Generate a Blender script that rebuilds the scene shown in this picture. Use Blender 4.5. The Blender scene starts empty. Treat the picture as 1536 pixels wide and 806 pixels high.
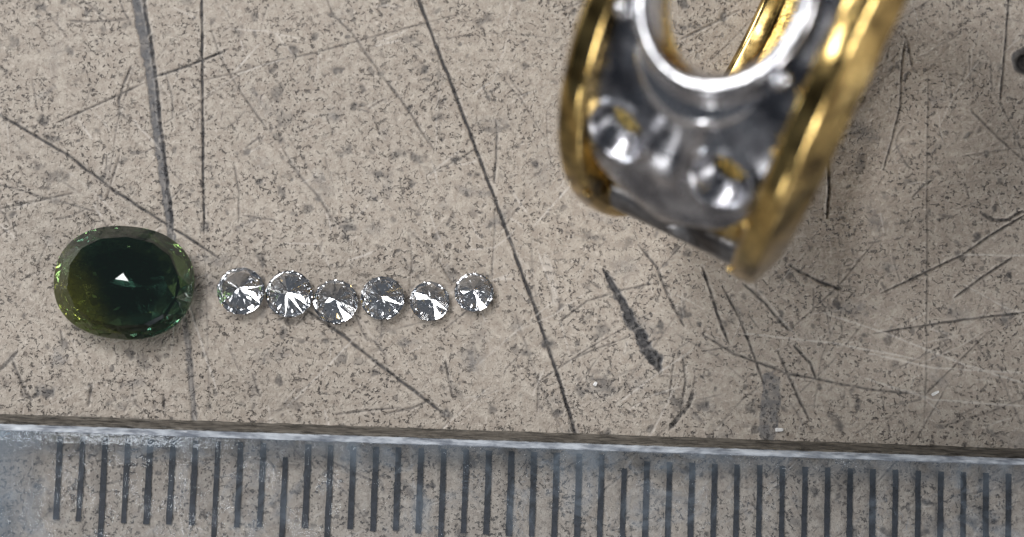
import bpy, bmesh, math, random
import numpy as np
from mathutils import Vector, Matrix

# ------------------------------------------------------------------ scene, camera, light
# one Blender unit = one millimetre
scn = bpy.context.scene
scn.unit_settings.system = 'METRIC'
scn.unit_settings.scale_length = 0.001
scn.unit_settings.length_unit = 'MILLIMETERS'
COL = scn.collection
R = math.radians
W_PX, H_PX = 1536.0, 806.0
PX_MM = 33.0
CAM_D = 115.0
TILT = R(7.5)
cam_data = bpy.data.cameras.new('camera')
cam = bpy.data.objects.new('camera', cam_data)
COL.objects.link(cam)
scn.camera = cam
cam.location = (0.0, -CAM_D * math.sin(TILT), CAM_D * math.cos(TILT))
cam.rotation_euler = (TILT, 0.0, 0.0)
cam_data.sensor_width = 36.0
cam_data.lens = 36.0 * CAM_D / (W_PX / PX_MM)
cam_data.clip_start = 1.0
cam_data.clip_end = 5000.0
cam_data.dof.use_dof = True
cam_data.dof.focus_distance = CAM_D - 0.6
cam_data.dof.aperture_fstop = 0.032
cam_data.dof.aperture_blades = 0

scn.render.engine = 'CYCLES'
scn.cycles.use_denoising = True
scn.cycles.max_bounces = 20
scn.cycles.transmission_bounces = 16
scn.cycles.glossy_bounces = 8
scn.cycles.transparent_max_bounces = 12
scn.cycles.sample_clamp_indirect = 12.0
vs = scn.view_settings
vs.view_transform = 'Standard'
vs.look = 'None'
vs.exposure = 0.08
vs.gamma = 1.0
vs.use_curve_mapping = False

world = bpy.data.worlds.new('World')
scn.world = world
world.use_nodes = True
wb = world.node_tree.nodes['Background']
wb.inputs['Color'].default_value = (0.80, 0.88, 1.0, 1)
wb.inputs['Strength'].default_value = 0.10


def lamp(name, loc, target, sx, sy, watts, color):
    d = bpy.data.lights.new(name, 'AREA')
    d.shape = 'RECTANGLE'
    d.size = sx
    d.size_y = sy
    d.energy = watts
    d.color = color
    o = bpy.data.objects.new(name, d)
    COL.objects.link(o)
    o.location = loc
    o.rotation_euler = (Vector(target) - Vector(loc)).to_track_quat('-Z', 'Y').to_euler()
    return o


# workshop window behind and to the left of the bench, bench lamp to the right, added lights for highlights and glints
lamp('window_light', (-190, 250, 330), (0, 0, 0), 240, 170, 1.85e6, (1.0, 0.98, 0.96))
lamp('bench_lamp', (390, -120, 90), (0, 0, 5), 110, 90, 7.5e5, (1.0, 0.98, 0.95))
lamp('added_facet_light', (230, -330, 120), (0, 0, 5), 130, 100, 8.5e5, (1.0, 0.98, 0.96))  # added beside the bench lamp to split the diamonds' white facets
lamp('second_window', (-420, 230, 100), (0, 0, 5), 130, 90, 1.0e6, (0.95, 0.98, 1.0))
lamp('glint_light_front', (-150, -420, 75), (0, 0, 3), 50, 60, 1.6e5, (1.0, 0.99, 0.97))  # added low light, only for glints in the diamonds
lamp('glint_light_right', (440, 130, 85), (0, 0, 3), 60, 60, 2.2e5, (0.97, 0.99, 1.0))  # another low light added to make the diamonds sparkle
lamp('glint_light_left', (-430, 40, 70), (0, 0, 3), 60, 50, 1.8e5, (0.95, 0.98, 1.0))  # added low light for diamond glints from the left
lamp('stone_highlight_light', (-160, 118, 900), (0, 0, 0), 56, 56, 1.4e5, (1.0, 1.0, 1.0))  # unseen light placed to give the green stone's small highlight
lamp('overhead_lamp', (-198, 18, 430), (0, 0, 0), 120, 60, 4.5e5, (1.0, 0.99, 0.97))


# ------------------------------------------------------------------ helpers
def P(px, py, z=0.0):
    """point at height z that stands where the photograph shows pixel (px, py)"""
    f = CAM_D * PX_MM
    d = Vector((px - W_PX / 2, H_PX / 2 - py, -f))
    d = Matrix.Rotation(TILT, 3, 'X') @ d
    c = Vector(cam.location)
    t = (z - c.z) / d.z
    return c + d * t


def tag(o, label=None, cat=None, group=None, kind=None):
    if label:
        o['label'] = label
    if cat:
        o['category'] = cat
    if group:
        o['group'] = group
    if kind:
        o['kind'] = kind
    return o


def link(name, me, mats, parent=None, smooth=True):
    if not isinstance(mats, (list, tuple)):
        mats = [mats]
    for m in mats:
        if m.name not in [x.name for x in me.materials if x]:
            me.materials.append(m)
    o = bpy.data.objects.new(name, me)
    COL.objects.link(o)
    if parent:
        o.parent = parent
    me.polygons.foreach_set('use_smooth', [smooth] * len(me.polygons))
    return o


def mesh_pd(name, verts, faces):
    me = bpy.data.meshes.new(name)
    me.from_pydata([tuple(v) for v in verts], [], faces)
    me.update()
    return me


def empty(name, loc=(0, 0, 0)):
    o = bpy.data.objects.new(name, None)
    o.empty_display_size = 1.0
    COL.objects.link(o)
    o.location = loc
    return o


def recalc(me):
    bm = bmesh.new()
    bm.from_mesh(me)
    bmesh.ops.recalc_face_normals(bm, faces=bm.faces)
    bm.to_mesh(me)
    bm.free()
    return me


class NT:
    """tiny node-tree builder"""

    def __init__(self, name):
        self.m = bpy.data.materials.new(name)
        self.m.use_nodes = True
        self.t = self.m.node_tree
        self.t.nodes.clear()
        self.out = self.t.nodes.new('ShaderNodeOutputMaterial')

    def n(self, typ, **kw):
        nd = self.t.nodes.new(typ)
        for k, v in kw.items():
            if k.startswith('_'):
                setattr(nd, k[1:], v)
        for k, v in kw.items():
            if k.startswith('_'):
                continue
            key = int(k[1:]) if k[0] == 'i' and k[1:].isdigit() else k.replace('__', ' ')
            s = nd.inputs[key]
            if hasattr(v, 'is_output'):
                self.t.links.new(v, s)
            else:
                s.default_value = v
        return nd

    def math(self, op, a, b=0.0, c=None, clamp=False):
        kw = dict(_operation=op, _use_clamp=clamp, i0=a, i1=b)
        if c is not None:
            kw['i2'] = c
        return self.n('ShaderNodeMath', **kw).outputs[0]

    def ramp(self, fac, p0, p1, v0=0.0, v1=1.0):
        return self.n('ShaderNodeMapRange', _interpolation_type='SMOOTHSTEP', i0=fac, i1=p0, i2=p1, i3=v0, i4=v1).outputs[0]

    def mix(self, fac, a, b, blend='MIX'):
        nd = self.t.nodes.new('ShaderNodeMix')
        nd.data_type = 'RGBA'
        nd.blend_type = blend
        nd.clamp_factor = True
        for i, v in ((0, fac), (6, a), (7, b)):
            if hasattr(v, 'is_output'):
                self.t.links.new(v, nd.inputs[i])
            else:
                nd.inputs[i].default_value = v
        return nd.outputs[2]

    def noise(self, vec, scale, detail=2.0, rough=0.5, dist=0.0):
        return self.n('ShaderNodeTexNoise', Vector=vec, Scale=scale, Detail=detail, Roughness=rough, Distortion=dist).outputs[0]

    def surf(self, s):
        self.t.links.new(s, self.out.inputs['Surface'])
        return self.m


# ------------------------------------------------------------------ materials
def mat_bench():
    k = NT('bench_plate')
    co = k.n('ShaderNodeTexCoord').outputs['Object']
    wear = k.n('ShaderNodeAttribute', _attribute_name='wear').outputs['Fac']
    stain = k.n('ShaderNodeAttribute', _attribute_name='stain').outputs['Fac']
    pale = k.n('ShaderNodeAttribute', _attribute_name='pale').outputs['Fac']
    big = k.noise(co, 0.10, 3, 0.6)
    mid = k.noise(co, 0.9, 3, 0.6)
    c = k.mix(big, (0.428, 0.384, 0.328, 1), (0.482, 0.445, 0.392, 1))
    c = k.mix(k.ramp(mid, 0.35, 0.75, 0.0, 0.45), c, (0.315, 0.275, 0.240, 1))
    # mottled, worn surface
    mot = k.noise(co, 2.2, 6, 0.72, 0.3)
    c = k.mix(k.ramp(mot, 0.36, 0.66, 0.0, 0.75), (0.265, 0.225, 0.190, 1), c)
    fl = k.noise(co, 4.6, 3, 0.62, 0.5)
    c = k.mix(k.ramp(fl, 0.56, 0.70, 0.0, 0.55), c, (0.56, 0.505, 0.45, 1))
    # little worm-shaped pits: narrow bands of a noise, kept where another noise allows
    n1 = k.noise(co, 2.3, 3, 0.6, 0.7)
    band = k.math('ABSOLUTE', k.math('SUBTRACT', n1, 0.5))
    worm = k.ramp(band, 0.010, 0.050, 1.0, 0.0)
    gate = k.ramp(k.noise(co, 4.2, 3, 0.65), 0.52, 0.60)
    worm = k.math('MULTIPLY', worm, gate)
    n2 = k.noise(co, 4.4, 3, 0.62, 0.4)
    dots = k.ramp(n2, 0.60, 0.70)
    n3 = k.noise(co, 1.7, 4, 0.65, 0.4)
    blots = k.ramp(n3, 0.61, 0.70)
    pits = k.math('MAXIMUM', k.math('MAXIMUM', worm, dots), k.math('MULTIPLY', blots, 0.8))
    dens = k.ramp(k.noise(co, 0.45, 4, 0.6), 0.36, 0.60, 0.18, 1.0)
    pits = k.math('MULTIPLY', pits, dens)
    grain = k.noise(co, 12.0, 3, 0.65)
    c = k.mix(k.ramp(grain, 0.3, 0.7, 0.0, 0.25), c, (0.52, 0.47, 0.42, 1))
    c = k.mix(k.math('MULTIPLY', pits, 0.93), c, (0.075, 0.067, 0.064, 1))
    c = k.mix(stain, c, (0.105, 0.108, 0.118, 1))
    c = k.mix(wear, c, (0.040, 0.040, 0.044, 1))
    c = k.mix(pale, c, (0.58, 0.54, 0.50, 1))
    h = k.math('SUBTRACT', k.math('ADD', k.math('MULTIPLY', fl, 0.5), k.math('MULTIPLY', mot, 0.5)), k.math('ADD', pits, k.math('MULTIPLY', grain, 0.15)))
    bump = k.n('ShaderNodeBump', Strength=1.0, Distance=0.10, Height=h).outputs[0]
    rough = k.ramp(grain, 0.2, 0.8, 0.48, 0.72)
    b = k.n('ShaderNodeBsdfPrincipled', Base__Color=c, Roughness=rough, Normal=bump)
    b.inputs['Specular IOR Level'].default_value = 0.35
    return k.surf(b.outputs[0])


def mat_metal(name, col, rough, bump=0.0, bscale=6.0, tint=None):
    k = NT(name)
    co = k.n('ShaderNodeTexCoord').outputs['Object']
    nz = k.noise(co, bscale, 4, 0.6)
    nz2 = k.noise(co, 0.8, 3, 0.5)
    c = k.mix(k.ramp(nz2, 0.35, 0.7), col, tint or tuple(x * 0.8 for x in col[:3]) + (1,))
    r = k.ramp(nz, 0.3, 0.75, rough * 0.6, rough * 1.5)
    b = k.n('ShaderNodeBsdfPrincipled', Base__Color=c, Metallic=1.0, Roughness=r)
    if bump:
        fine = k.noise(co, bscale * 4, 3, 0.6)
        hh = k.math('ADD', nz, k.math('MULTIPLY', fine, 0.25))
        k.t.links.new(k.n('ShaderNodeBump', Strength=bump, Distance=0.12, Height=hh).outputs[0], b.inputs['Normal'])
    return k.surf(b.outputs[0])


def mat_diamond():
    k = NT('diamond')
    g = k.n('ShaderNodeBsdfGlass', Color=(0.985, 0.99, 1.0, 1), Roughness=0.0, IOR=2.42)
    return k.surf(g.outputs[0])


def mat_green():
    k = NT('green_sapphire')
    co = k.n('ShaderNodeTexCoord').outputs['Object']
    nz = k.noise(co, 0.7, 3, 0.6)
    sep = k.n('ShaderNodeSeparateXYZ', Vector=co)
    # colour zoning of the stone: yellow-green at one end, teal at the other
    zone = k.math('ADD', k.math('ADD', k.math('MULTIPLY', sep.outputs[0], -0.30), k.math('MULTIPLY', sep.outputs[1], -0.22)), k.math('MULTIPLY', nz, 0.6))
    c = k.mix(k.ramp(zone, 0.45, 1.5), (0.020, 0.060, 0.040, 1), (0.36, 0.37, 0.05, 1))
    g = k.n('ShaderNodeBsdfPrincipled', Base__Color=c, Roughness=0.0, IOR=1.77)
    g.inputs['Transmission Weight'].default_value = 0.94
    return k.surf(g.outputs[0])


def mat_clear():
    k = NT('clear_plastic')
    co = k.n('ShaderNodeTexCoord').outputs['Object']
    sep = k.n('ShaderNodeSeparateXYZ', Vector=co)
    stretch = k.n('ShaderNodeMapping', Vector=co, Scale=(0.5, 3.5, 1.0), Rotation=(0, 0, 0.5)).outputs[0]
    stretch2 = k.n('ShaderNodeMapping', Vector=co, Scale=(4.0, 0.6, 1.0), Rotation=(0, 0, 0.3)).outputs[0]
    s1 = k.ramp(k.math('ABSOLUTE', k.math('SUBTRACT', k.noise(stretch, 1.6, 2, 0.5, 0.6), 0.5)), 0.0, 0.008, 1.0, 0.0)
    s2 = k.ramp(k.math('ABSOLUTE', k.math('SUBTRACT', k.noise(stretch2, 1.3, 2, 0.5, 0.6), 0.5)), 0.0, 0.008, 1.0, 0.0)
    g1 = k.ramp(k.noise(co, 0.8, 2), 0.5, 0.62)
    scr = k.math('MULTIPLY', k.math('MAXIMUM', s1, s2), g1)
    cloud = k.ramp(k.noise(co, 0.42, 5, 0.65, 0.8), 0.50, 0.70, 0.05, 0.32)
    end = k.ramp(sep.outputs[0], -23.5, -20.0, 0.42, 0.0)          # bluish reflection at this end, painted in as haze
    rim = k.ramp(sep.outputs[1], -1.8, -0.1, 0.0, 0.26)            # hazier along the edge
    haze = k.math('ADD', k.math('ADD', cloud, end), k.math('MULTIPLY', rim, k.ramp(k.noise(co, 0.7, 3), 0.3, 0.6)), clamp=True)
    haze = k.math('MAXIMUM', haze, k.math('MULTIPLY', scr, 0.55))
    fine = k.noise(co, 3.0, 4, 0.6)
    bump = k.n('ShaderNodeBump', Strength=0.14, Distance=0.05, Height=k.math('SUBTRACT', fine, k.math('MULTIPLY', scr, 0.5))).outputs[0]
    tr = k.n('ShaderNodeBsdfTransparent', Color=(0.965, 0.972, 0.98, 1))
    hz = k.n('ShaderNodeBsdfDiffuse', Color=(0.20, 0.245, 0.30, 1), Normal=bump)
    gl = k.n('ShaderNodeBsdfGlossy', Color=(0.9, 0.95, 1, 1), Roughness=0.05, Normal=bump)
    fr = k.n('ShaderNodeFresnel', IOR=1.46, Normal=bump)
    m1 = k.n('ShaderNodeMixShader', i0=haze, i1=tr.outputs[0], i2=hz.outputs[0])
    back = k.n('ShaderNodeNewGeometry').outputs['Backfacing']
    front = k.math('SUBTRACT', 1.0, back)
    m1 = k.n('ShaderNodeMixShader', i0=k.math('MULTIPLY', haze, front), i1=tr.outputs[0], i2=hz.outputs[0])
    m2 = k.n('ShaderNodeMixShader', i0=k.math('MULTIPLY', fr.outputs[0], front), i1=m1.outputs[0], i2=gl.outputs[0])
    return k.surf(m2.outputs[0])


def mat_plain(name, c0, c1, scale, rough, spec=0.5, bump=0.0, see=0.0, stretch=None):
    k = NT(name)
    co = k.n('ShaderNodeTexCoord').outputs['Object']
    if stretch:
        co = k.n('ShaderNodeMapping', Vector=co, Scale=stretch).outputs[0]
    nz = k.noise(co, scale, 4, 0.65)
    c = k.mix(k.ramp(nz, 0.3, 0.7), c0, c1)
    b = k.n('ShaderNodeBsdfPrincipled', Base__Color=c, Roughness=rough)
    b.inputs['Specular IOR Level'].default_value = spec
    if bump:
        k.t.links.new(k.n('ShaderNodeBump', Strength=bump, Distance=0.05, Height=nz).outputs[0], b.inputs['Normal'])
    if see:
        tr = k.n('ShaderNodeBsdfTransparent', Color=(0.9, 0.9, 0.9, 1))
        return k.surf(k.n('ShaderNodeMixShader', i0=see, i1=b.outputs[0], i2=tr.outputs[0]).outputs[0])
    return k.surf(b.outputs[0])


def mat_ink():
    k = NT('tick_ink')
    co = k.n('ShaderNodeTexCoord').outputs['Object']
    nz = k.noise(co, 5.0, 3, 0.65)
    c = k.mix(k.ramp(nz, 0.45, 0.7), (0.006, 0.007, 0.010, 1), (0.022, 0.024, 0.034, 1))
    b = k.n('ShaderNodeBsdfPrincipled', Base__Color=c, Roughness=0.6)
    # ink worn away in flecks
    tr = k.n('ShaderNodeBsdfTransparent')
    gone = k.ramp(k.noise(co, 9.0, 3, 0.7), 0.60, 0.68, 0.0, 0.75)
    return k.surf(k.n('ShaderNodeMixShader', i0=gone, i1=b.outputs[0], i2=tr.outputs[0]).outputs[0])


M_BENCH = mat_bench()
M_GOLD = mat_metal('yellow_gold', (0.56, 0.40, 0.155, 1), 0.20, 0.03, 1.0, (0.13, 0.088, 0.033, 1))  # dark patchy reflections are painted into this gold
M_GOLD_ROUGH = mat_metal('cast_gold', (0.92, 0.68, 0.24, 1), 0.16, 0.9, 2.6, (0.75, 0.50, 0.14, 1))
M_WHITE = mat_metal('white_gold', (0.66, 0.66, 0.69, 1), 0.20, 0.08, 1.6, (0.42, 0.42, 0.45, 1))
M_BRUSHED = mat_metal('brushed_white_gold', (0.24, 0.24, 0.25, 1), 0.42, 0.4, 1.6, (0.08, 0.07, 0.065, 1))
M_DARK_WHITE = mat_metal('dark_white_gold', (0.46, 0.46, 0.49, 1), 0.27, 0.14, 1.4, (0.16, 0.16, 0.18, 1))  # darker version of the white gold, for the shoulder plate
M_DIAMOND = mat_diamond()
M_GREEN = mat_green()
M_GLINT = mat_plain('stone_glint', (0.35, 0.50, 0.40, 1), (0.55, 0.62, 0.45, 1), 6.0, 0.3)
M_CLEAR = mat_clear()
M_EDGE = mat_plain('ground_edge_painted_dark', (0.012, 0.011, 0.010, 1), (0.17, 0.152, 0.13, 1), 3.0, 0.5, 0.4, 0.8, 0.25, (0.35, 2.5, 2.5))  # darkness refracted by the ground edge is painted into its colour
M_RIM = mat_plain('chamfer_highlight', (0.13, 0.15, 0.19, 1), (0.66, 0.71, 0.78, 1), 1.6, 0.2, 0.6, 0.5, 0.35, (0.5, 2.0, 2.0))  # bright edge highlight painted in as pale bluish colour
M_INK = mat_ink()

# ------------------------------------------------------------------ bench plate (one sheet with carved scratches)
rng = np.random.default_rng(7)
STEP = 0.045
fx = np.arange(-26.0, 26.0, STEP)
fy = np.arange(-13.8, 14.6, STEP)
out = np.array([0.4, 1.0, 2.5, 5, 9, 16, 28, 50, 90, 160, 260])
GX = np.concatenate([fx[0] - out[::-1], fx, fx[-1] + out])
GY = np.concatenate([fy[0] - out[::-1], fy, fy[-1] + out])
nx, ny = len(GX), len(GY)
XX, YY = np.meshgrid(GX, GY)
wear = np.zeros((ny, nx))
stain = np.zeros((ny, nx))
pale = np.zeros((ny, nx))
hgt = np.zeros((ny, nx))


def smooth_noise(shape_pts, seed):
    r = np.random.default_rng(seed)
    v = r.normal(size=shape_pts)
    return v


_nz = {}


def vnoise(x, y, cell, seed=0):
    """value noise on arrays"""
    key = (cell, seed)
    if key not in _nz:
        _nz[key] = np.random.default_rng(seed + int(cell * 1000)).random((257, 257))
    t = _nz[key]
    u, v = x / cell + 1000, y / cell + 1000
    i, j = np.floor(u).astype(int), np.floor(v).astype(int)
    fu, fv = u - i, v - j
    fu = fu * fu * (3 - 2 * fu)
    fv = fv * fv * (3 - 2 * fv)
    i0, i1, j0, j1 = i % 257, (i + 1) % 257, j % 257, (j + 1) % 257
    return (t[j0, i0] * (1 - fu) + t[j0, i1] * fu) * (1 - fv) + (t[j1, i0] * (1 - fu) + t[j1, i1] * fu) * fv


def window(x0, x1, y0, y1):
    a, b = np.searchsorted(GX, [x0, x1])
    c, d = np.searchsorted(GY, [y0, y1])
    return slice(max(c, 0), min(d, ny)), slice(max(a, 0), min(b, nx))


def scratch(pts, w, dark=0.8, field=None, depth=0.04, rough=0.5, px=True, taper=True, w_end=None, ragged=0.3):
    """carve a scratch along a polyline; pts in photo pixels (laid on the plate) or mm; w in photo pixels"""
    P3 = [(P(*p).x, P(*p).y) for p in pts] if px else pts
    w0 = w / PX_MM
    w1 = (w_end if w_end is not None else w) / PX_MM
    tot = sum(math.dist(P3[i], P3[i + 1]) for i in range(len(P3) - 1)) + 1e-9
    run = 0.0
    wm = max(w0, w1) * 1.2 + 0.1
    f = wear if field is None else field
    for i in range(len(P3) - 1):
        (ax, ay), (bx, by) = P3[i], P3[i + 1]
        ln = math.dist(P3[i], P3[i + 1])
        if ln < 1e-6:
            continue
        sl = window(min(ax, bx) - wm, max(ax, bx) + wm, min(ay, by) - wm, max(ay, by) + wm)
        x, y = XX[sl], YY[sl]
        if x.size == 0:
            run += ln
            continue
        tt = np.clip(((x - ax) * (bx - ax) + (y - ay) * (by - ay)) / ln ** 2, 0, 1)
        jx = (vnoise(x, y, 0.5, 3) - 0.5) * 0.12 * ragged
        d = np.hypot(x - (ax + (bx - ax) * tt) + jx, y - (ay + (by - ay) * tt) + jx)
        s = (run + tt * ln) / tot
        ww = w0 + (w1 - w0) * s
        if taper:
            ww = ww * np.clip(np.minimum(s, 1 - s) * 8 + 0.25, 0, 1)
        ww = ww * (1 - ragged + 2 * ragged * vnoise(x, y, 0.22, 5))
        a = np.clip((ww * 0.5 + 0.03 - d) / 0.05, 0, 1)
        a = a * (1 - rough + rough * vnoise(x, y, 0.16, 9) * 1.4).clip(0, 1)
        a = np.clip(a * dark * 1.25, 0, 0.97)
        f[sl] = np.maximum(f[sl], a)
        if depth:
            hgt[sl] = np.minimum(hgt[sl], -1.8 * depth * a)
            if f is wear and dark > 0.45:
                lip = np.exp(-((d - ww * 0.5 - 0.07) / 0.035) ** 2) * (vnoise(x, y, 0.3, 17) * 1.6 - 0.5).clip(0, 1)
                pale[sl] = np.maximum(pale[sl], 0.42 * dark * lip)
                hgt[sl] = np.where(hgt[sl] > -0.004, np.maximum(hgt[sl], 0.5 * depth * lip), hgt[sl])
        run += ln


def blot(cx, cy, rx, ry, dark=0.6, field=None, ang=0.0, soft=0.5, depth=0.03, px=True):
    """irregular pit or smear"""
    p = P(cx, cy) if px else Vector((cx, cy, 0))
    rx, ry = (rx / PX_MM, ry / PX_MM)
    rr = max(rx, ry) * 1.7 + 0.1
    sl = window(p.x - rr, p.x + rr, p.y - rr, p.y + rr)
    x, y = XX[sl], YY[sl]
    if x.size == 0:
        return
    c, s = math.cos(ang), math.sin(ang)
    u = ((x - p.x) * c + (y - p.y) * s) / rx
    v = (-(x - p.x) * s + (y - p.y) * c) / ry
    d = np.hypot(u, v) + (vnoise(x, y, 0.35, 11) - 0.5) * 0.7 + (vnoise(x, y, 0.14, 12) - 0.5) * 0.7
    a = np.clip((1.0 - d) / soft, 0, 1) * dark
    a = a * (0.55 + 0.6 * vnoise(x, y, 0.11, 13)).clip(0, 1)
    f = wear if field is None else field
    f[sl] = np.maximum(f[sl], a)
    if depth:
        hgt[sl] = np.minimum(hgt[sl], -depth * a)


# the long scratches and gouges one can point to
scratch([(196, -30), (205, 0), (224, 100), (239, 230), (256, 350), (270, 430)], 17, 0.75, stain, 0.05, 0.35, w_end=9, taper=False)
scratch([(209, -30), (216, 0), (232, 100), (246, 230), (259, 345)], 5, 0.85, wear, 0.06, 0.5, taper=False)
scratch([(276, 480), (284, 540), (292, 640)], 8, 0.5, stain, 0.03, 0.4, taper=False)
scratch([(284, 500), (290, 570), (294, 640)], 3, 0.5, wear, 0.03, 0.6, taper=False)
scratch([(302, -30), (303, 90), (304, 200), (306, 350)], 3.6, 0.85, wear, 0.05, 0.4)
scratch([(306, 350), (310, 460), (312, 560), (316, 630)], 2.2, 0.35, wear, 0.02, 0.6)
scratch([(-30, 155), (0, 172), (100, 232), (170, 285), (255, 340), (330, 388)], 3.4, 0.8, wear, 0.05, 0.3)
scratch([(455, 462), (500, 492), (560, 540), (625, 590), (668, 622)], 4, 0.75, wear, 0.05, 0.3)
scratch([(618, -30), (628, 0), (655, 70), (690, 160), (720, 240), (742, 298), (770, 375), (800, 455), (820, 515), (842, 580), (866, 660)], 4.6, 0.85, wear, 0.06, 0.3, taper=False)
scratch([(228, 116), (262, 106), (300, 92), (342, 74)], 3.6, 0.8)
scratch([(85, 184), (140, 160), (185, 139), (215, 125)], 3, 0.6)
scratch([(290, 124), (360, 108), (410, 92), (470, 80), (560, 55), (700, 18)], 2.4, 0.45)
scratch([(316, 45), (332, 88), (362, 140), (402, 196)], 2.6, 0.5)
scratch([(425, 225), (448, 262), (485, 303)], 2.6, 0.5)
scratch([(-5, 314), (55, 302), (112, 289)], 2.6, 0.55)
scratch([(197, 98), (186, 125), (178, 150), (179, 170), (192, 180)], 4, 0.6)
scratch([(180, 232), (170, 262), (160, 300)], 3, 0.5)
scratch([(100, 30), (132, 33), (190, 30)], 3, 0.5)
scratch([(125, 0), (163, 30)], 2.6, 0.5)
scratch([(490, -5), (497, 20), (530, 52), (548, 80), (560, 95), (600, 148), (652, 226)], 3, 0.55)
scratch([(432, 242), (452, 268), (482, 300), (505, 342)], 2.6, 0.5)
scratch([(350, 242), (358, 290), (358, 335)], 2.6, 0.45)
scratch([(745, 196), (744, 235), (741, 275)], 3.2, 0.65)
scratch([(742, 300), (742, 340), (738, 400), (738, 470)], 2.4, 0.4)
scratch([(640, 262), (672, 247), (690, 238), (715, 222)], 2.6, 0.5)
scratch([(612, 345), (650, 380), (680, 425)], 2.6, 0.45)
scratch([(612, 380), (612, 345), (618, 390), (612, 470)], 2.2, 0.35)
scratch([(905, 403), (935, 458), (958, 500), (975, 530), (990, 556)], 5, 0.66, wear, 0.14, 0.45, w_end=19, ragged=0.35)
scratch([(905, 403), (935, 458), (958, 500), (975, 530), (990, 556)], 8, 0.72, stain, 0.05, 0.3, w_end=24, ragged=0.35)
scratch([(1157, 572), (1155, 605), (1153, 650)], 26, 0.62, stain, 0.0, 0.5, taper=False)
scratch([(840, 482), (880, 452), (930, 436), (985, 424)], 2.8, 0.5)
scratch([(845, 545), (890, 525), (945, 505)], 2.6, 0.45)
scratch([(1053, 400), (1068, 445), (1082, 490), (1093, 515)], 4, 0.8)
scratch([(1083, 430), (1110, 480), (1130, 530), (1145, 575)], 3.2, 0.7)
scratch([(1114, 424), (1150, 458), (1182, 496)], 3.6, 0.7)
scratch([(960, 370), (985, 400), (1000, 440), (1026, 490)], 3.6, 0.65)
scratch([(1052, 500), (1100, 530), (1180, 560), (1300, 584), (1385, 592)], 3, 0.65)
scratch([(1240, 235), (1243, 280), (1240, 328)], 3.8, 0.85)
scratch([(1358, 55), (1352, 100), (1350, 160), (1335, 220), (1325, 255)], 2.8, 0.6)
scratch([(1392, 100), (1391, 190), (1390, 300), (1390, 420), (1389, 560), (1386, 640)], 2.4, 0.4)
scratch([(1360, 60), (1368, 100)], 3, 0.5)
scratch([(1514, -20), (1510, 40), (1504, 110), (1500, 150)], 3, 0.75)
scratch([(1184, 398), (1220, 418), (1262, 436)], 4, 0.75)
scratch([(1322, 440), (1380, 412), (1440, 384), (1490, 350), (1545, 318)], 3.2, 0.65)
scratch([(1432, 446), (1470, 418), (1518, 386)], 3.2, 0.65)
scratch([(1310, 500), (1400, 486), (1470, 476), (1545, 468)], 3, 0.65)
scratch([(1166, 528), (1186, 570), (1214, 632)], 3.6, 0.7)
scratch([(1470, 318), (1488, 330), (1510, 330), (1534, 316)], 5, 0.7)
scratch([(1455, 165), (1490, 200), (1545, 250)], 3, 0.55)
scratch([(1190, 518), (1215, 545), (1224, 570)], 4, 0.7)
scratch([(1040, 585), (1032, 610), (1018, 625), (1004, 645)], 6, 0.65)
scratch([(1010, 540), (1004, 600)], 2.6, 0.5)
scratch([(1024, 530), (1028, 575), (1020, 620)], 2.8, 0.55)
scratch([(900, 432), (880, 420)], 3, 0.5)
scratch([(808, 560), (806, 618)], 2.6, 0.5)
scratch([(795, 530), (790, 560)], 3, 0.45)
scratch([(668, 540), (674, 575), (680, 600)], 3, 0.6)
scratch([(560, 510), (580, 535)], 3, 0.5)
scratch([(500, 622), (560, 615), (600, 612)], 2.6, 0.5)
scratch([(575, 622), (620, 612), (645, 600)], 2.8, 0.5)
scratch([(410, 500), (470, 514), (540, 502)], 2.4, 0.35)
scratch([(18, 540), (35, 580), (48, 602)], 4, 0.65)
scratch([(0, 555), (14, 540), (26, 528)], 6, 0.6)
scratch([(138, 575), (132, 610)], 4, 0.55)
scratch([(90, 495), (95, 520)], 3.4, 0.5)
scratch([(245, 590), (246, 615)], 3.4, 0.55)
scratch([(390, 595), (378, 560)], 3, 0.5)
scratch([(1330, 610), (1380, 600), (1440, 540), (1480, 500)], 2.4, 0.4)
scratch([(1530, 600), (1480, 620), (1410, 640)], 2.4, 0.4)
scratch([(930, 20), (955, 60), (985, 95)], 3, 0.5)
scratch([(1020, 60), (1060, 40), (1110, 15)], 3, 0.5)
# bright scratches
for s in ([(1235, 470), (1330, 500), (1440, 545), (1545, 578)], [(1300, 530), (1400, 552), (1545, 560)], [(1440, 382), (1545, 384)],
          [(805, 372), (822, 420), (838, 450)], [(520, 392), (560, 378)], [(740, 420), (768, 418)], [(865, 268), (800, 340)],
          [(790, 320), (770, 290)], [(1290, 565), (1400, 600), (1545, 610)], [(690, 225), (640, 265)], [(390, 65), (350, 110)],
          [(1110, 500), (1250, 515), (1380, 540)], [(200, 180), (240, 225)], [(118, 180), (138, 210)], [(560, 70), (600, 60)]):
    scratch(s, 2.6, 0.55, pale, 0.0, 0.6)
scratch([(818, 380), (836, 460)], 9, 0.28, pale, 0.0, 0.5)
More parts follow.
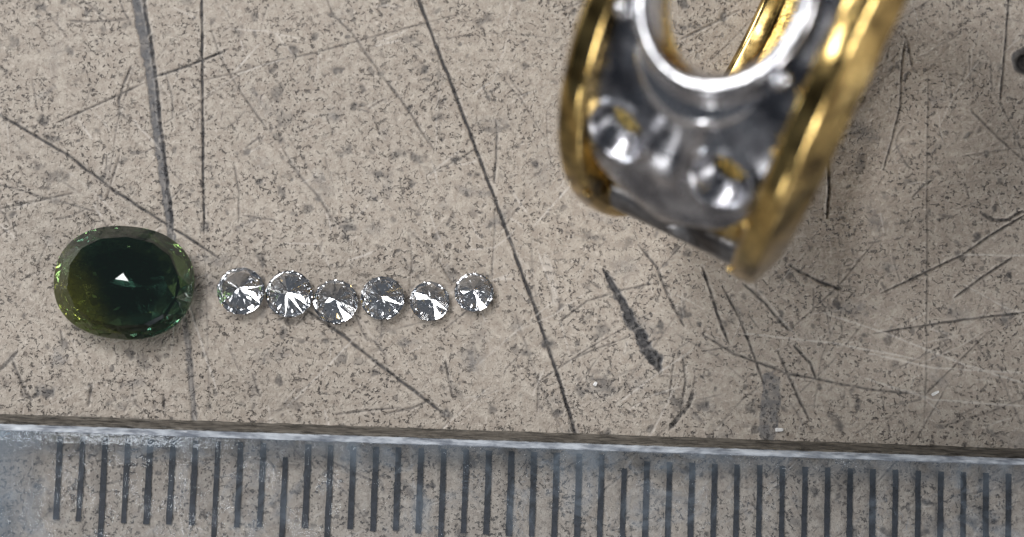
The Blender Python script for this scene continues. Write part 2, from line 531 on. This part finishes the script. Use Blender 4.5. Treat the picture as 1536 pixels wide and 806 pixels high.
# pits and smears
for b in ((60, 12, 14, 8, .7), (155, 44, 8, 10, .6), (104, 76, 5, 9, .7), (84, 264, 22, 12, .55), (390, 272, 8, 8, .7), (382, 25, 8, 8, .55),
          (472, 55, 10, 6, .7), (499, 24, 11, 5, .75), (408, 104, 9, 8, .6), (568, 262, 22, 8, .6), (626, 238, 11, 10, .7), (618, 275, 6, 8, .75),
          (522, 226, 8, 9, .65), (681, 241, 7, 7, .85), (724, 30, 17, 12, .55), (823, 515, 13, 11, .85), (668, 621, 11, 8, .9),
          (904, 496, 12, 11, .55), (905, 574, 26, 14, .5), (915, 560, 8, 6, .75), (1287, 607, 6, 12, .85), (1255, 456, 7, 8, .85),
          (1466, 355, 8, 7, .85), (1050, 608, 18, 9, .5), (1122, 612, 16, 10, .6), (80, 208, 14, 8, .7), (8, 108, 9, 8, .7),
          (262, 226, 5, 8, .6), (205, 228, 11, 6, .7), (740, 195, 22, 6, .5), (803, 248, 7, 6, .75), (822, 322, 5, 5, .7),
          (424, 500, 6, 9, .75), (655, 355, 8, 7, .7), (418, 570, 6, 9, .7), (590, 330, 7, 5, .55), (1120, 640, 10, 4, .4),
          (1290, 150, 11, 5, .8), (1345, 100, 5, 7, .7), (1480, 230, 7, 5, .7), (885, 355, 22, 10, .5), (870, 590, 10, 6, .6),
          (1170, 480, 6, 6, .7), (1060, 300, 8, 8, .5), (1500, 270, 7, 6, .7), (860, 20, 6, 5, .5), (1085, 30, 8, 14, .75),
          (1420, 200, 6, 5, .6), (1380, 330, 8, 5, .6), (1500, 390, 9, 4, .5), (1230, 580, 5, 7, .7), (985, 590, 5, 5, .7)):
    blot(*b, ang=random.Random(b[0]).uniform(-.5, .5))
for b in ((88, 535, 16, 22, .65), (70, 585, 20, 12, .6), (205, 575, 16, 10, .45), (180, 610, 12, 8, .4), (325, 390, 30, 14, .45),
          (318, 430, 16, 26, .45), (150, 500, 14, 7, .5), (300, 470, 14, 18, .35), (570, 262, 30, 10, .3), (1155, 608, 15, 40, .62), (1403, 150, 16, 14, .5),
          (520, 340, 26, 16, .35), (905, 580, 40, 22, .35), (745, 185, 40, 12, .3), (1060, 612, 30, 14, .4), (560, 345, 20, 12, .3), (665, 310, 16, 10, .3),
          (150, 265, 20, 10, .2), (720, 500, 16, 30, .25), (700, 530, 24, 12, .25), (830, 600, 18, 10, .4)):
    blot(*b, field=stain, soft=0.9, depth=0.0)
# the dark drilled dimple at the right edge
_q = P(1547, 92)
_e = np.hypot((XX - _q.x) / 1.0, (YY - _q.y) / 0.74) + (vnoise(XX, YY, 0.5, 41) - 0.5) * 0.16
_a = np.clip((1.0 - _e) / 0.12, 0, 1)
wear = np.maximum(wear, 0.9 * _a * (0.8 + 0.25 * vnoise(XX, YY, 0.15, 43)))
hgt = np.minimum(hgt, -0.6 * np.clip((1.0 - _e) / 0.5, 0, 1))
wear[:] = np.clip(wear, 0, 0.97)
# many small nameless scratches, flecks and pits all over the plate
rr = random.Random(21)
for i in range(620):
    x, y = rr.uniform(-26, 26), rr.uniform(-13.5, 14.4)
    a = rr.choice([rr.gauss(1.9, 0.35), rr.gauss(0.5, 0.3), rr.uniform(0, 3.1)])
    ln = rr.uniform(0.4, 1.6) if rr.random() < 0.78 else rr.uniform(1.6, 6.5)
    b = a + rr.uniform(-0.25, 0.25)
    p0 = (x, y)
    p1 = (x + math.cos(a) * ln / 2, y + math.sin(a) * ln / 2)
    p2 = (p1[0] + math.cos(b) * ln / 2, p1[1] + math.sin(b) * ln / 2)
    scratch([p0, p1, p2], rr.uniform(1.2, 2.6), rr.uniform(0.25, 0.6), wear if rr.random() < 0.68 else pale, 0.02, 0.6, px=False)
for i in range(1100):
    x, y = rr.uniform(-26, 26), rr.uniform(-13.5, 14.4)
    s = rr.uniform(2.0, 4.5) if rr.random() < 0.82 else rr.uniform(5, 9.5)
    blot(x, y, s * rr.uniform(1, 2.2), s, rr.uniform(0.35, 0.8), ang=rr.uniform(0, 3.1), px=False, soft=0.5)
for i in range(70):
    blot(rr.uniform(-25, 25), rr.uniform(-13, 14), rr.uniform(12, 46), rr.uniform(6, 22), rr.uniform(0.2, 0.58), field=stain, ang=rr.uniform(0, 3.1), soft=1.0, depth=0.0, px=False)
hgt += (vnoise(XX, YY, 6.0, 31) - 0.5) * 0.02

verts = np.stack([XX, YY, hgt], -1).reshape(-1, 3)
idx = np.arange(nx * ny).reshape(ny, nx)
quads = np.stack([idx[:-1, :-1], idx[:-1, 1:], idx[1:, 1:], idx[1:, :-1]], -1).reshape(-1, 4)
me = bpy.data.meshes.new('bench_plate')
me.vertices.add(len(verts))
me.vertices.foreach_set('co', verts.astype(np.float32).ravel())
me.loops.add(quads.size)
me.loops.foreach_set('vertex_index', quads.astype(np.int32).ravel())
me.polygons.add(len(quads))
me.polygons.foreach_set('loop_start', np.arange(0, quads.size, 4, dtype=np.int32))
me.update(calc_edges=True)
for nm, arr in (('wear', wear), ('stain', stain), ('pale', pale)):
    at = me.attributes.new(nm, 'FLOAT', 'POINT')
    at.data.foreach_set('value', arr.astype(np.float32).ravel())
bench = link('bench_plate', me, M_BENCH)
tag(bench, 'scratched pitted beige metal bench plate under everything', kind='structure')

# ------------------------------------------------------------------ clear ruler
A = P(0, 632, 1.2)
B = P(1536, 684, 1.2)
ruler = empty('ruler', ((A.x + B.x) / 2, (A.y + B.y) / 2, 0.0))
ruler.rotation_euler = (0, 0, math.atan2(B.y - A.y, B.x - A.x))
tag(ruler, 'clear scratched plastic ruler with black millimetre ticks along the bottom', 'ruler')
XL, XR = -34.0, 60.0


def extrude_profile(name, prof, x0, x1, nseg, mat, parent, jitter=0.0, seed=1, closed=True):
    r = random.Random(seed)
    vs_, fs = [], []
    m = len(prof)
    for i in range(nseg + 1):
        x = x0 + (x1 - x0) * i / nseg
        for (v, z) in prof:
            vs_.append((x, -v + r.uniform(-jitter, jitter), z + r.uniform(-jitter, jitter)))
    rngm = range(m) if closed else range(m - 1)
    for i in range(nseg):
        for j in rngm:
            a, b = i * m + j, i * m + (j + 1) % m
            fs.append((a, b, b + m, a + m))
    if closed:
        fs.append(tuple(range(m)))
        fs.append(tuple(reversed(range(nseg * m, nseg * m + m))))
    me = mesh_pd(name, vs_, fs)
    recalc(me)
    return link(name, me, mat, parent, smooth=False)


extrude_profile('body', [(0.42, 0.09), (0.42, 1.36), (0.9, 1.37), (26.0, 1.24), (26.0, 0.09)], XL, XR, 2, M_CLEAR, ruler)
extrude_profile('edge_bevel', [(-0.40, 0.05), (-0.38, 0.16), (-0.25, 0.34), (-0.02, 1.00), (0.10, 1.10), (0.10, 0.05)], XL, XR, 380, M_EDGE, ruler, 0.018, 3)
extrude_profile('edge_chamfer', [(0.115, 0.9), (0.115, 1.16), (0.17, 1.26), (0.27, 1.335), (0.40, 1.35), (0.41, 0.9)], XL, XR, 380, M_RIM, ruler, 0.012, 5)
rt = random.Random(3)
tick0 = P(155, 715, 0.06)
inv = ruler.rotation_euler.to_matrix().transposed()
t0 = (inv @ (tick0 - ruler.location)).x
tick_meshes = {}
TICK = 33.55 / PX_MM
for i in range(-2, 44):
    long = (i % 5 == 0)
    L = 5.9 if long else 3.78
    start = 0.50
    if i > 22:
        start = 0.75
    if i in (23, 8):
        start = 1.1
    L += rt.uniform(-0.06, 0.06)
    wd = 0.255 * rt.uniform(0.9, 1.1)
    v_, f_ = [], []
    for j in range(9):
        y = -start - (L - 0.0) * j / 8
        e0, e1 = rt.uniform(-.015, .015), rt.uniform(-.015, .015)
        for z in (0.045, 0.075):
            v_.append((-wd / 2 + e0, y, z))
            v_.append((wd / 2 + e1, y, z))
    for j in range(8):
        a, b = j * 4, j * 4 + 4
        f_ += [(a + 2, a + 3, b + 3, b + 2), (a, b, b + 1, a + 1), (a, a + 2, b + 2, b), (a + 1, b + 1, b + 3, a + 3)]
    f_ += [(0, 1, 3, 2), (32, 34, 35, 33)]
    mt = mesh_pd('tick_mark', v_, f_)
    recalc(mt)
    t = link('tick_mark', mt, M_INK, ruler, smooth=False)
    t.location = (t0 + i * TICK, 0, 0)

# ------------------------------------------------------------------ gemstones


def hull_mesh(name, pts):
    bm = bmesh.new()
    for p in pts:
        bm.verts.new(p)
    bmesh.ops.convex_hull(bm, input=bm.verts)
    bmesh.ops.dissolve_limit(bm, angle_limit=R(0.6), verts=bm.verts, edges=bm.edges)
    bmesh.ops.recalc_face_normals(bm, faces=bm.faces)
    me = bpy.data.meshes.new(name)
    bm.to_mesh(me)
    bm.free()
    return me


def brilliant(name, table=0.56, crown=0.30, pav=0.86, gird=0.05, star=0.75, low=0.24, seed=0):
    """unit-radius round brilliant lying on its table (table at z = 0, culet up)"""
    r = random.Random(seed)
    pts = []
    zg = crown
    zt = crown + gird
    for k in range(8):
        a = k * math.pi / 4
        h = a + math.pi / 8
        pts.append((table * math.cos(a), table * math.sin(a), 0))
        zs = crown - crown * (1 - star * math.cos(math.pi / 8)) / (1 - table)
        pts.append((star * math.cos(h), star * math.sin(h), zs))
        zl = zt + pav * (1 - low * math.cos(math.pi / 8))
        pts.append((low * math.cos(h), low * math.sin(h), zl))
        for q in (a, h):
            g = 1.0 + (0 if q == a else -0.004)
            pts.append((g * math.cos(q), g * math.sin(q), zg))
            pts.append((g * math.cos(q), g * math.sin(q), zt))
    pts.append((0.012, 0.0, zt + pav))
    return hull_mesh(name, pts)


diamonds = [
    # x, y, radius px, turn, pavilion, label
    (361, 437, 36, 0.20, 0.84, 'largest round clear diamond, culet up, nearest the green oval stone'),
    (434, 441, 35.5, 0.62, 0.86, 'second round diamond from the green oval stone'),
    (503, 453, 33.5, 0.05, 0.86, 'third round diamond from the green oval stone, set lowest in the row'),
    (574, 447, 33, 0.45, 0.84, 'fourth round diamond from the green stone, between the third and the fifth'),
    (644, 452, 30, 0.30, 0.86, 'fifth round diamond from the green stone, second smallest, beside the last one'),
    (711, 439, 29.5, 0.70, 0.82, 'smallest greyish round diamond at the right end of the row'),
]
for i, (px, py, rp, turn, pv, lab) in enumerate(diamonds):
    rad = rp / PX_MM
    p = P(px, py, rad * 0.33)
    d = link('diamond', brilliant('diamond', pav=pv + (0, 0.03, -0.03, 0.04, -0.02, 0.02)[i], low=(0.24, 0.2, 0.28, 0.22, 0.3, 0.2)[i], table=0.55 + 0.02 * (i % 3), crown=0.28 + 0.02 * (i % 2), seed=i), M_DIAMOND, smooth=False)
    d.location = (p.x, p.y, 0.03)
    d.scale = (rad, rad, rad)
    d.rotation_euler = (R((-2.2, 1.4, -0.8, 2.0, 0.6, -1.8)[i]), R((1.6, -1.2, 1.5, -1.9, 2.2, 0.6)[i]), turn)
    tag(d, lab, 'diamond', 'row of small round diamonds')


def oval_stone():
    a, b = 3.18, 2.58
    r = random.Random(5)
    pts = []
    n = 16

    def ring(s, z, ph=0.0, jit=0.0, cx=0.0, cy=0.0, ex=1.0, nn=n):
        for k in range(nn):
            t = (k + ph) * 2 * math.pi / nn
            q = s * (1 + r.uniform(-jit, jit))
            e = 2 / 2.25
            ct, st = math.cos(t), math.sin(t)
            pts.append((cx + a * ex * q * math.copysign(abs(ct) ** e, ct), cy + b * q * math.copysign(abs(st) ** e, st), z))
    ring(0.60, 0.0, 0.0, nn=8)
    ring(0.84, 0.40, 0.25, nn=16)
    ring(0.99, 0.78, 0.0, nn=56)         # girdle
    ring(1.0, 0.82, 0.0, nn=56)
    ring(0.99, 0.90, 0.0, nn=56)
    ring(0.78, 1.66, 0.5, 0.004, cx=0.05, cy=-0.04, nn=14)
    pts += [(-0.26, 0.02, 1.745), (0.34, -0.02, 1.745), (0.06, 0.32, 1.745)]
    return hull_mesh('green_oval_stone', pts)


green = link('green_oval_stone', oval_stone(), M_GREEN, smooth=False)
g_rot = Matrix.Rotation(R(-5), 3, 'Z')
g_low = min((g_rot @ v.co).z for v in green.data.vertices)
p = P(186, 424, 0.85)
g_off = g_rot @ Vector((0, 0, 0.85))
green.matrix_world = Matrix.Translation((p.x - g_off.x, p.y - g_off.y, 0.01 - g_low)) @ g_rot.to_4x4()
ri = random.Random(12)  # pale flecks added inside the stone to stand for its glints
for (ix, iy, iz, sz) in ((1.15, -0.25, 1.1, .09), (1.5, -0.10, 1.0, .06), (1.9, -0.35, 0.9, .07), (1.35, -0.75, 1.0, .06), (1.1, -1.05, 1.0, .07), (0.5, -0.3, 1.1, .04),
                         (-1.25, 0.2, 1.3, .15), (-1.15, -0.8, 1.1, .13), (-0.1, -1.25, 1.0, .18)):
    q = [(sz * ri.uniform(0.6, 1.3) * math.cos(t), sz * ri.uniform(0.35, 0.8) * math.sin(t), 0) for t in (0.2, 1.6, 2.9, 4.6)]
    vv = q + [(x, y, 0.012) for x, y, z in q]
    im = mesh_pd('glint_fleck', vv, [(3, 2, 1, 0), (4, 5, 6, 7), (0, 1, 5, 4), (1, 2, 6, 5), (2, 3, 7, 6), (3, 0, 4, 7)])
    fleck = link('glint_fleck', im, M_GLINT, green, smooth=False)
    fleck.location = (ix, iy, iz)
    fleck.rotation_euler = (ri.uniform(-.6, .3), ri.uniform(-.4, .4), ri.uniform(-.6, .6))
tag(green, 'large dark green oval faceted gemstone left of the diamond row', 'gemstone')

# ------------------------------------------------------------------ ring
LEAN, PITCH, TURN = R(11.5), R(13), R(-25)
ring = empty('ring')
tag(ring, 'two-tone gold ring with empty oval white metal setting, leaning upright', 'ring')


def lerp_tab(tab, x):
    xs = [t[0] for t in tab]
    ys = [t[1] for t in tab]
    # smooth monotone-ish interpolation
    if x <= xs[0]:
        return ys[0]
    for i in range(len(xs) - 1):
        if x <= xs[i + 1]:
            t = (x - xs[i]) / (xs[i + 1] - xs[i])
            m0 = 0 if i == 0 else (ys[i + 1] - ys[i - 1]) / (xs[i + 1] - xs[i - 1])
            m1 = 0 if i + 2 >= len(xs) else (ys[i + 2] - ys[i]) / (xs[i + 2] - xs[i])
            h = xs[i + 1] - xs[i]
            t2, t3 = t * t, t * t * t
            return ys[i] * (2 * t3 - 3 * t2 + 1) + h * m0 * (t3 - 2 * t2 + t) + ys[i + 1] * (-2 * t3 + 3 * t2) + h * m1 * (t3 - t2)
    return ys[-1]


R_IN = 8.5
HALF_W = [(0, 5.2), (40, 4.95), (80, 4.1), (130, 3.1), (180, 2.85)]
R_OUT = [(0, 10.9), (40, 10.75), (90, 10.35), (180, 9.9)]


def wrap(th):
    return (th + math.pi) % (2 * math.pi) - math.pi


def half_w(th):
    th = wrap(th)
    return lerp_tab(HALF_W, abs(math.degrees(th)))


def r_out(th):
    th = wrap(th)
    return lerp_tab(R_OUT, abs(math.degrees(th)))


def rp_(x, th, r):
    return (x, r * math.sin(th), r * math.cos(th))


def round_poly(pts, rad, n=5):
    out_ = []
    m = len(pts)
    for i in range(m):
        p0, p1, p2 = Vector(pts[i - 1]), Vector(pts[i]), Vector(pts[(i + 1) % m])
        a, b = (p0 - p1), (p2 - p1)
        ra = min(rad, a.length * 0.45, b.length * 0.45)
        s, e = p1 + a.normalized() * ra, p1 + b.normalized() * ra
        for j in range(n + 1):
            t = j / n
            q = s * (1 - t) ** 2 + p1 * 2 * t * (1 - t) + e * t ** 2
            out_.append((q.x, q.y))
    return out_


def sweep(name, section, th0, th1, nseg, mat, parent, closed=False, smooth=True):
    vs_, fs = [], []
    m = None
    cnt = nseg if closed else nseg + 1
    for i in range(cnt):
        th = th0 + (th1 - th0) * i / nseg
        sec = section(th)
        m = len(sec)
        for (x, r) in sec:
            vs_.append(rp_(x, th, r))
    for i in range(nseg):
        i2 = (i + 1) % cnt
        for j in range(m):
            fs.append((i * m + j, i * m + (j + 1) % m, i2 * m + (j + 1) % m, i2 * m + j))
    if not closed:
        fs.append(tuple(range(m)))
        fs.append(tuple(reversed(range((cnt - 1) * m, cnt * m))))
    me = mesh_pd(name, vs_, fs)
    recalc(me)
    return link(name, me, mat, parent, smooth=smooth)


RAIL_W = 1.15


def rail_section(side):
    def f(th):
        w, ro = half_w(th), r_out(th)
        fl = (0.75 if side > 0 else 0.4) * (0.5 + 0.5 * math.cos(th)) + 0.1
        poly = [(w - RAIL_W, ro - 0.02), (w - 0.1, ro), (w + fl, R_IN + 0.35), (w + fl - 0.25, R_IN), (w - RAIL_W, R_IN)]
        pts = round_poly(poly, 0.32)
        return [(side * x, r) for x, r in pts]
    return f


for sd in (-1, 1):
    sweep('side_rail', rail_section(sd), 0, 2 * math.pi, 240, M_GOLD, ring, closed=True)


def floor_section(th):
    w = half_w(th) - RAIL_W + 0.06
    n = 10
    top = [(-w + 2 * w * j / n, 9.35) for j in range(n + 1)]
    bot = [(w - 2 * w * j / n, R_IN + 0.03) for j in range(n + 1)]
    return top + bot


sweep('shank', floor_section, R(31), R(329), 200, M_GOLD_ROUGH, ring)

# white metal shoulder plate, with drilled seats
TH_E = R(64)
TH_0 = R(38)
SEATS = [(-2.3, R(-40)), (2.25, R(-40)), (-2.3, R(40)), (2.3, R(40))]
PLATE_R = 10.15


def plate_half(th):
    t = abs(th)
    w = half_w(th) - RAIL_W + 0.02
    if t > TH_0:
        u = (t - TH_0) / (TH_E - TH_0)
        w *= max(0.02, 1 - u ** 2.6) ** 0.5
    return w


def plate_r(x, th):
    w = max(plate_half(th), 0.1)
    u = min(1.0, abs(x) / w)
    r = PLATE_R + 0.32 * (1 - u ** 2.5)
    r -= 0.30 * max(0.0, (abs(th) - R(52)) / R(17)) ** 2
    # deep valley on the middle line between the two seats, swellings round each seat
    s = abs(th) * PLATE_R
    r -= 0.40 * math.exp(-((x - 0.15) / 0.8) ** 2) * math.exp(-((s - 6.4) / 1.7) ** 2)
    for sx, st in SEATS:
        d = math.hypot(x - sx, (th - st) * PLATE_R)
        if d < 2.6:
            r += 0.10 * math.exp(-((d - 0.4) / 1.15) ** 2)
            lip = 0.12 * math.exp(-((d - 1.30) / 0.20) ** 2)
            cone = 0.85 * min(1.0, max(0.0, (1.2 - d) / 0.5)) ** 0.8
            r += lip - cone
    r += 0.015 * math.sin(2.3 * x + 1.1 * s) * math.sin(1.7 * s - 0.8 * x + 1.0)
    return r


def shoulder_plate():
    nu, nv = 110, 230
    vs_, fs = [], []
    keep = []
    for i in range(nv + 1):
        th = -TH_E + 2 * TH_E * i / nv
        w = plate_half(th)
        for j in range(nu + 1):
            x = -w + 2 * w * j / nu
            vs_.append(rp_(x, th, plate_r(x, th)))
            s = math.sin(th) * PLATE_R
            drilled = any(math.hypot(x - sx - 0.05, (th - st) * PLATE_R - 0.15) < 0.68 for sx, st in SEATS)
            keep.append((x / 3.35) ** 2 + (s / 4.6) ** 2 > 1.0 and not drilled)
    base = len(vs_)
    for i in range(nv):
        for j in range(nu):
            q = (i * (nu + 1) + j, i * (nu + 1) + j + 1, (i + 1) * (nu + 1) + j + 1, (i + 1) * (nu + 1) + j)
            if all(keep[k] for k in q):
                fs.append(q)
    me = mesh_pd('shoulder_plate', vs_, fs)
    bm = bmesh.new()
    bm.from_mesh(me)
    bmesh.ops.delete(bm, geom=[v for v in bm.verts if not v.link_faces], context='VERTS')
    # skirt towards the finger so that the plate has thickness
    edges = [e for e in bm.edges if e.is_boundary]
    ret = bmesh.ops.extrude_edge_only(bm, edges=edges)
    for v in [g for g in ret['geom'] if isinstance(g, bmesh.types.BMVert)]:
        l = math.hypot(v.co.y, v.co.z)
        k = 9.2 / l
        v.co.y *= k
        v.co.z *= k
    bm.to_mesh(me)
    bm.free()
    return me


link('shoulder_plate', recalc(shoulder_plate()), M_DARK_WHITE, ring)


def lower_plate(sign):
    nu, nv = 60, 40
    vs_, fs = [], []
    t0_, t1_ = R(73), R(97)
    for i in range(nv + 1):
        u = i / nv
        th = t0_ + (t1_ - t0_) * u
        wl = -(half_w(th) - RAIL_W) * (0.95 - 0.2 * u)
        wr = (half_w(th) - RAIL_W) * 0.98
        for j in range(nu + 1):
            x = wl + (wr - wl) * j / nu
            e = min(1.0, min(u, 1 - u) * 5)
            r = 9.45 + 0.55 * e ** 0.5
            d = math.hypot(x - 0.6, (th - R(81)) * 10)
            if d < 1.25:
                r -= 0.95 * max(0.0, 1 - (d / 1.2) ** 2) ** 0.5
            r -= 0.2 * math.exp(-((u - 0.55 - 0.02 * x) / 0.08) ** 2)
            vs_.append(rp_(x, sign * th, r))
    for i in range(nv):
        for j in range(nu):
            fs.append((i * (nu + 1) + j, i * (nu + 1) + j + 1, (i + 1) * (nu + 1) + j + 1, (i + 1) * (nu + 1) + j))
    me = mesh_pd('lower_plate', vs_, fs)
    bm = bmesh.new()
    bm.from_mesh(me)
    ret = bmesh.ops.extrude_edge_only(bm, edges=[e for e in bm.edges if e.is_boundary])
    for v in [g for g in ret['geom'] if isinstance(g, bmesh.types.BMVert)]:
        k = 9.2 / math.hypot(v.co.y, v.co.z)
        v.co.y *= k
        v.co.z *= k
    bm.to_mesh(me)
    bm.free()
    return recalc(me)


for sg in (-1, 1):
    link('lower_plate', lower_plate(sg), M_BRUSHED, ring)


def bezel():
    # semi-axes x, y, height (flat collar), or radius on the shank (flare)
    prof = [(2.55, 3.08, 9.0, 0), (2.56, 3.10, 10.3, 0), (2.60, 3.14, 10.75, 0), (2.78, 3.32, 11.02, 0), (2.86, 3.40, 11.25, 0),
            (2.92, 3.46, 11.34, 0), (3.03, 3.57, 11.42, 0), (3.26, 3.80, 11.42, 0), (3.39, 3.93, 11.33, 0), (3.45, 4.00, 11.12, 0),
            (3.47, 4.05, 10.75, 0), (3.48, 4.12, 10.35, 0), (3.49, 4.24, 10.05, 0), (3.50, 4.42, 9.90, 0), (3.55, 4.66, 9.84, 0),
            (3.60, 4.88, 9.78, 0), (3.64, 5.08, 9.66, 0), (3.68, 5.26, 9.44, 0), (3.72, 5.40, 9.1, 0)]
    n = 128
    vs_, fs = [], []
    for (ax, ay, h, cyl) in prof:
        for k in range(n):
            t = 2 * math.pi * k / n
            x, y = ax * math.cos(t), ay * math.sin(t)
            zc = math.sqrt(max(h * h - y * y, 0.01))
            z = h * (1 - cyl) + zc * cyl
            vs_.append((x, y, z))
    for i in range(len(prof) - 1):
        for k in range(n):
            k2 = (k + 1) % n
            fs.append((i * n + k, i * n + k2, (i + 1) * n + k2, (i + 1) * n + k))
    me = mesh_pd('bezel', vs_, fs)
    return recalc(me)


link('bezel', bezel(), M_WHITE, ring)


def pebble(name, rx, ry, rz, seed):
    bm = bmesh.new()
    bmesh.ops.create_icosphere(bm, subdivisions=3, radius=1.0)
    r = random.Random(seed)
    o1 = [r.uniform(0, 6) for _ in range(3)]
    for v in bm.verts:
        k = 1 + 0.10 * math.sin(3 * v.co.x + o1[0]) + 0.08 * math.sin(4 * v.co.y + o1[1])
        v.co = Vector((v.co.x * rx * k, v.co.y * ry * k, v.co.z * rz * k))
    me = bpy.data.meshes.new(name)
    bm.to_mesh(me)
    bm.free()
    return me


for q, (cx, cy) in enumerate(((-3.3, -2.15), (3.3, -2.15), (3.3, 2.15), (-3.3, 2.15))):
    c = link('claw', pebble('claw', 0.42, 0.36, 0.62, q), M_WHITE, ring)
    c.location = (cx, cy, 10.95)
    c.rotation_euler = (0, 0, math.atan2(cy, cx))
# tiny gold beads added to make glints along the rails' inner edges
for q, (sx, deg) in enumerate(((-1, -27), (-1, -66), (1, -12), (1, -26), (1, -47), (1, -72))):
    th = R(deg)
    x = sx * (half_w(th) - RAIL_W + 0.05)
    g = link('grain', pebble('grain', 0.13, 0.13, 0.13, q + 9), M_GOLD, ring)
    g.location = rp_(x, th, r_out(th) - 0.02)

rot = Matrix.Rotation(TURN, 3, 'Z') @ Matrix.Rotation(PITCH, 3, 'X') @ Matrix.Rotation(-LEAN, 3, 'Y')
low = min((rot @ Vector(v.co)).z for o in ring.children if o.name.startswith(('side_rail', 'shank')) for v in o.data.vertices)
zc = -low + 0.005
head = rot @ Vector((0, 0, 11.2))
tgt = P(1088, -12, zc + head.z)
ring.matrix_world = Matrix.Translation((tgt.x - head.x, tgt.y - head.y, zc)) @ rot.to_4x4()

# ------------------------------------------------------------------ small bright filings on the plate


def filing(px, py, l, w, ang, lab):
    bm = bmesh.new()
    bmesh.ops.create_cube(bm, size=1.0)
    bmesh.ops.bevel(bm, geom=bm.edges, offset=0.18, segments=1, affect='EDGES')
    for v in bm.verts:
        v.co = Vector((v.co.x * l, v.co.y * w * (1 - 0.4 * v.co.x), v.co.z * 0.12 + 0.03 * v.co.x ** 2))
    me = bpy.data.meshes.new('metal_filing')
    bm.to_mesh(me)
    bm.free()
    o = link('metal_filing', me, M_FILING, smooth=False)
    p_ = P(px, py, 0.07)
    o.location = (p_.x, p_.y, 0.07)
    o.rotation_euler = (R(6), R(-5), ang)
    tag(o, lab, 'metal filing', 'loose bright metal filings')


M_FILING = mat_plain('bright_filing', (0.55, 0.55, 0.55, 1), (0.8, 0.8, 0.8, 1), 8.0, 0.4)
filing(1403, 590, 0.36, 0.12, R(28), 'tiny bright metal sliver lying on the plate at right')
filing(1169, 645, 0.36, 0.16, R(0), 'tiny white chip against the ruler edge beside the grey smear')
filing(893, 576, 0.20, 0.14, R(60), 'tiny glinting metal crumb in the dark blotch below the gouge')
filing(272, 644, 0.16, 0.14, R(10), 'tiny bright speck on the ruler edge below the green stone')
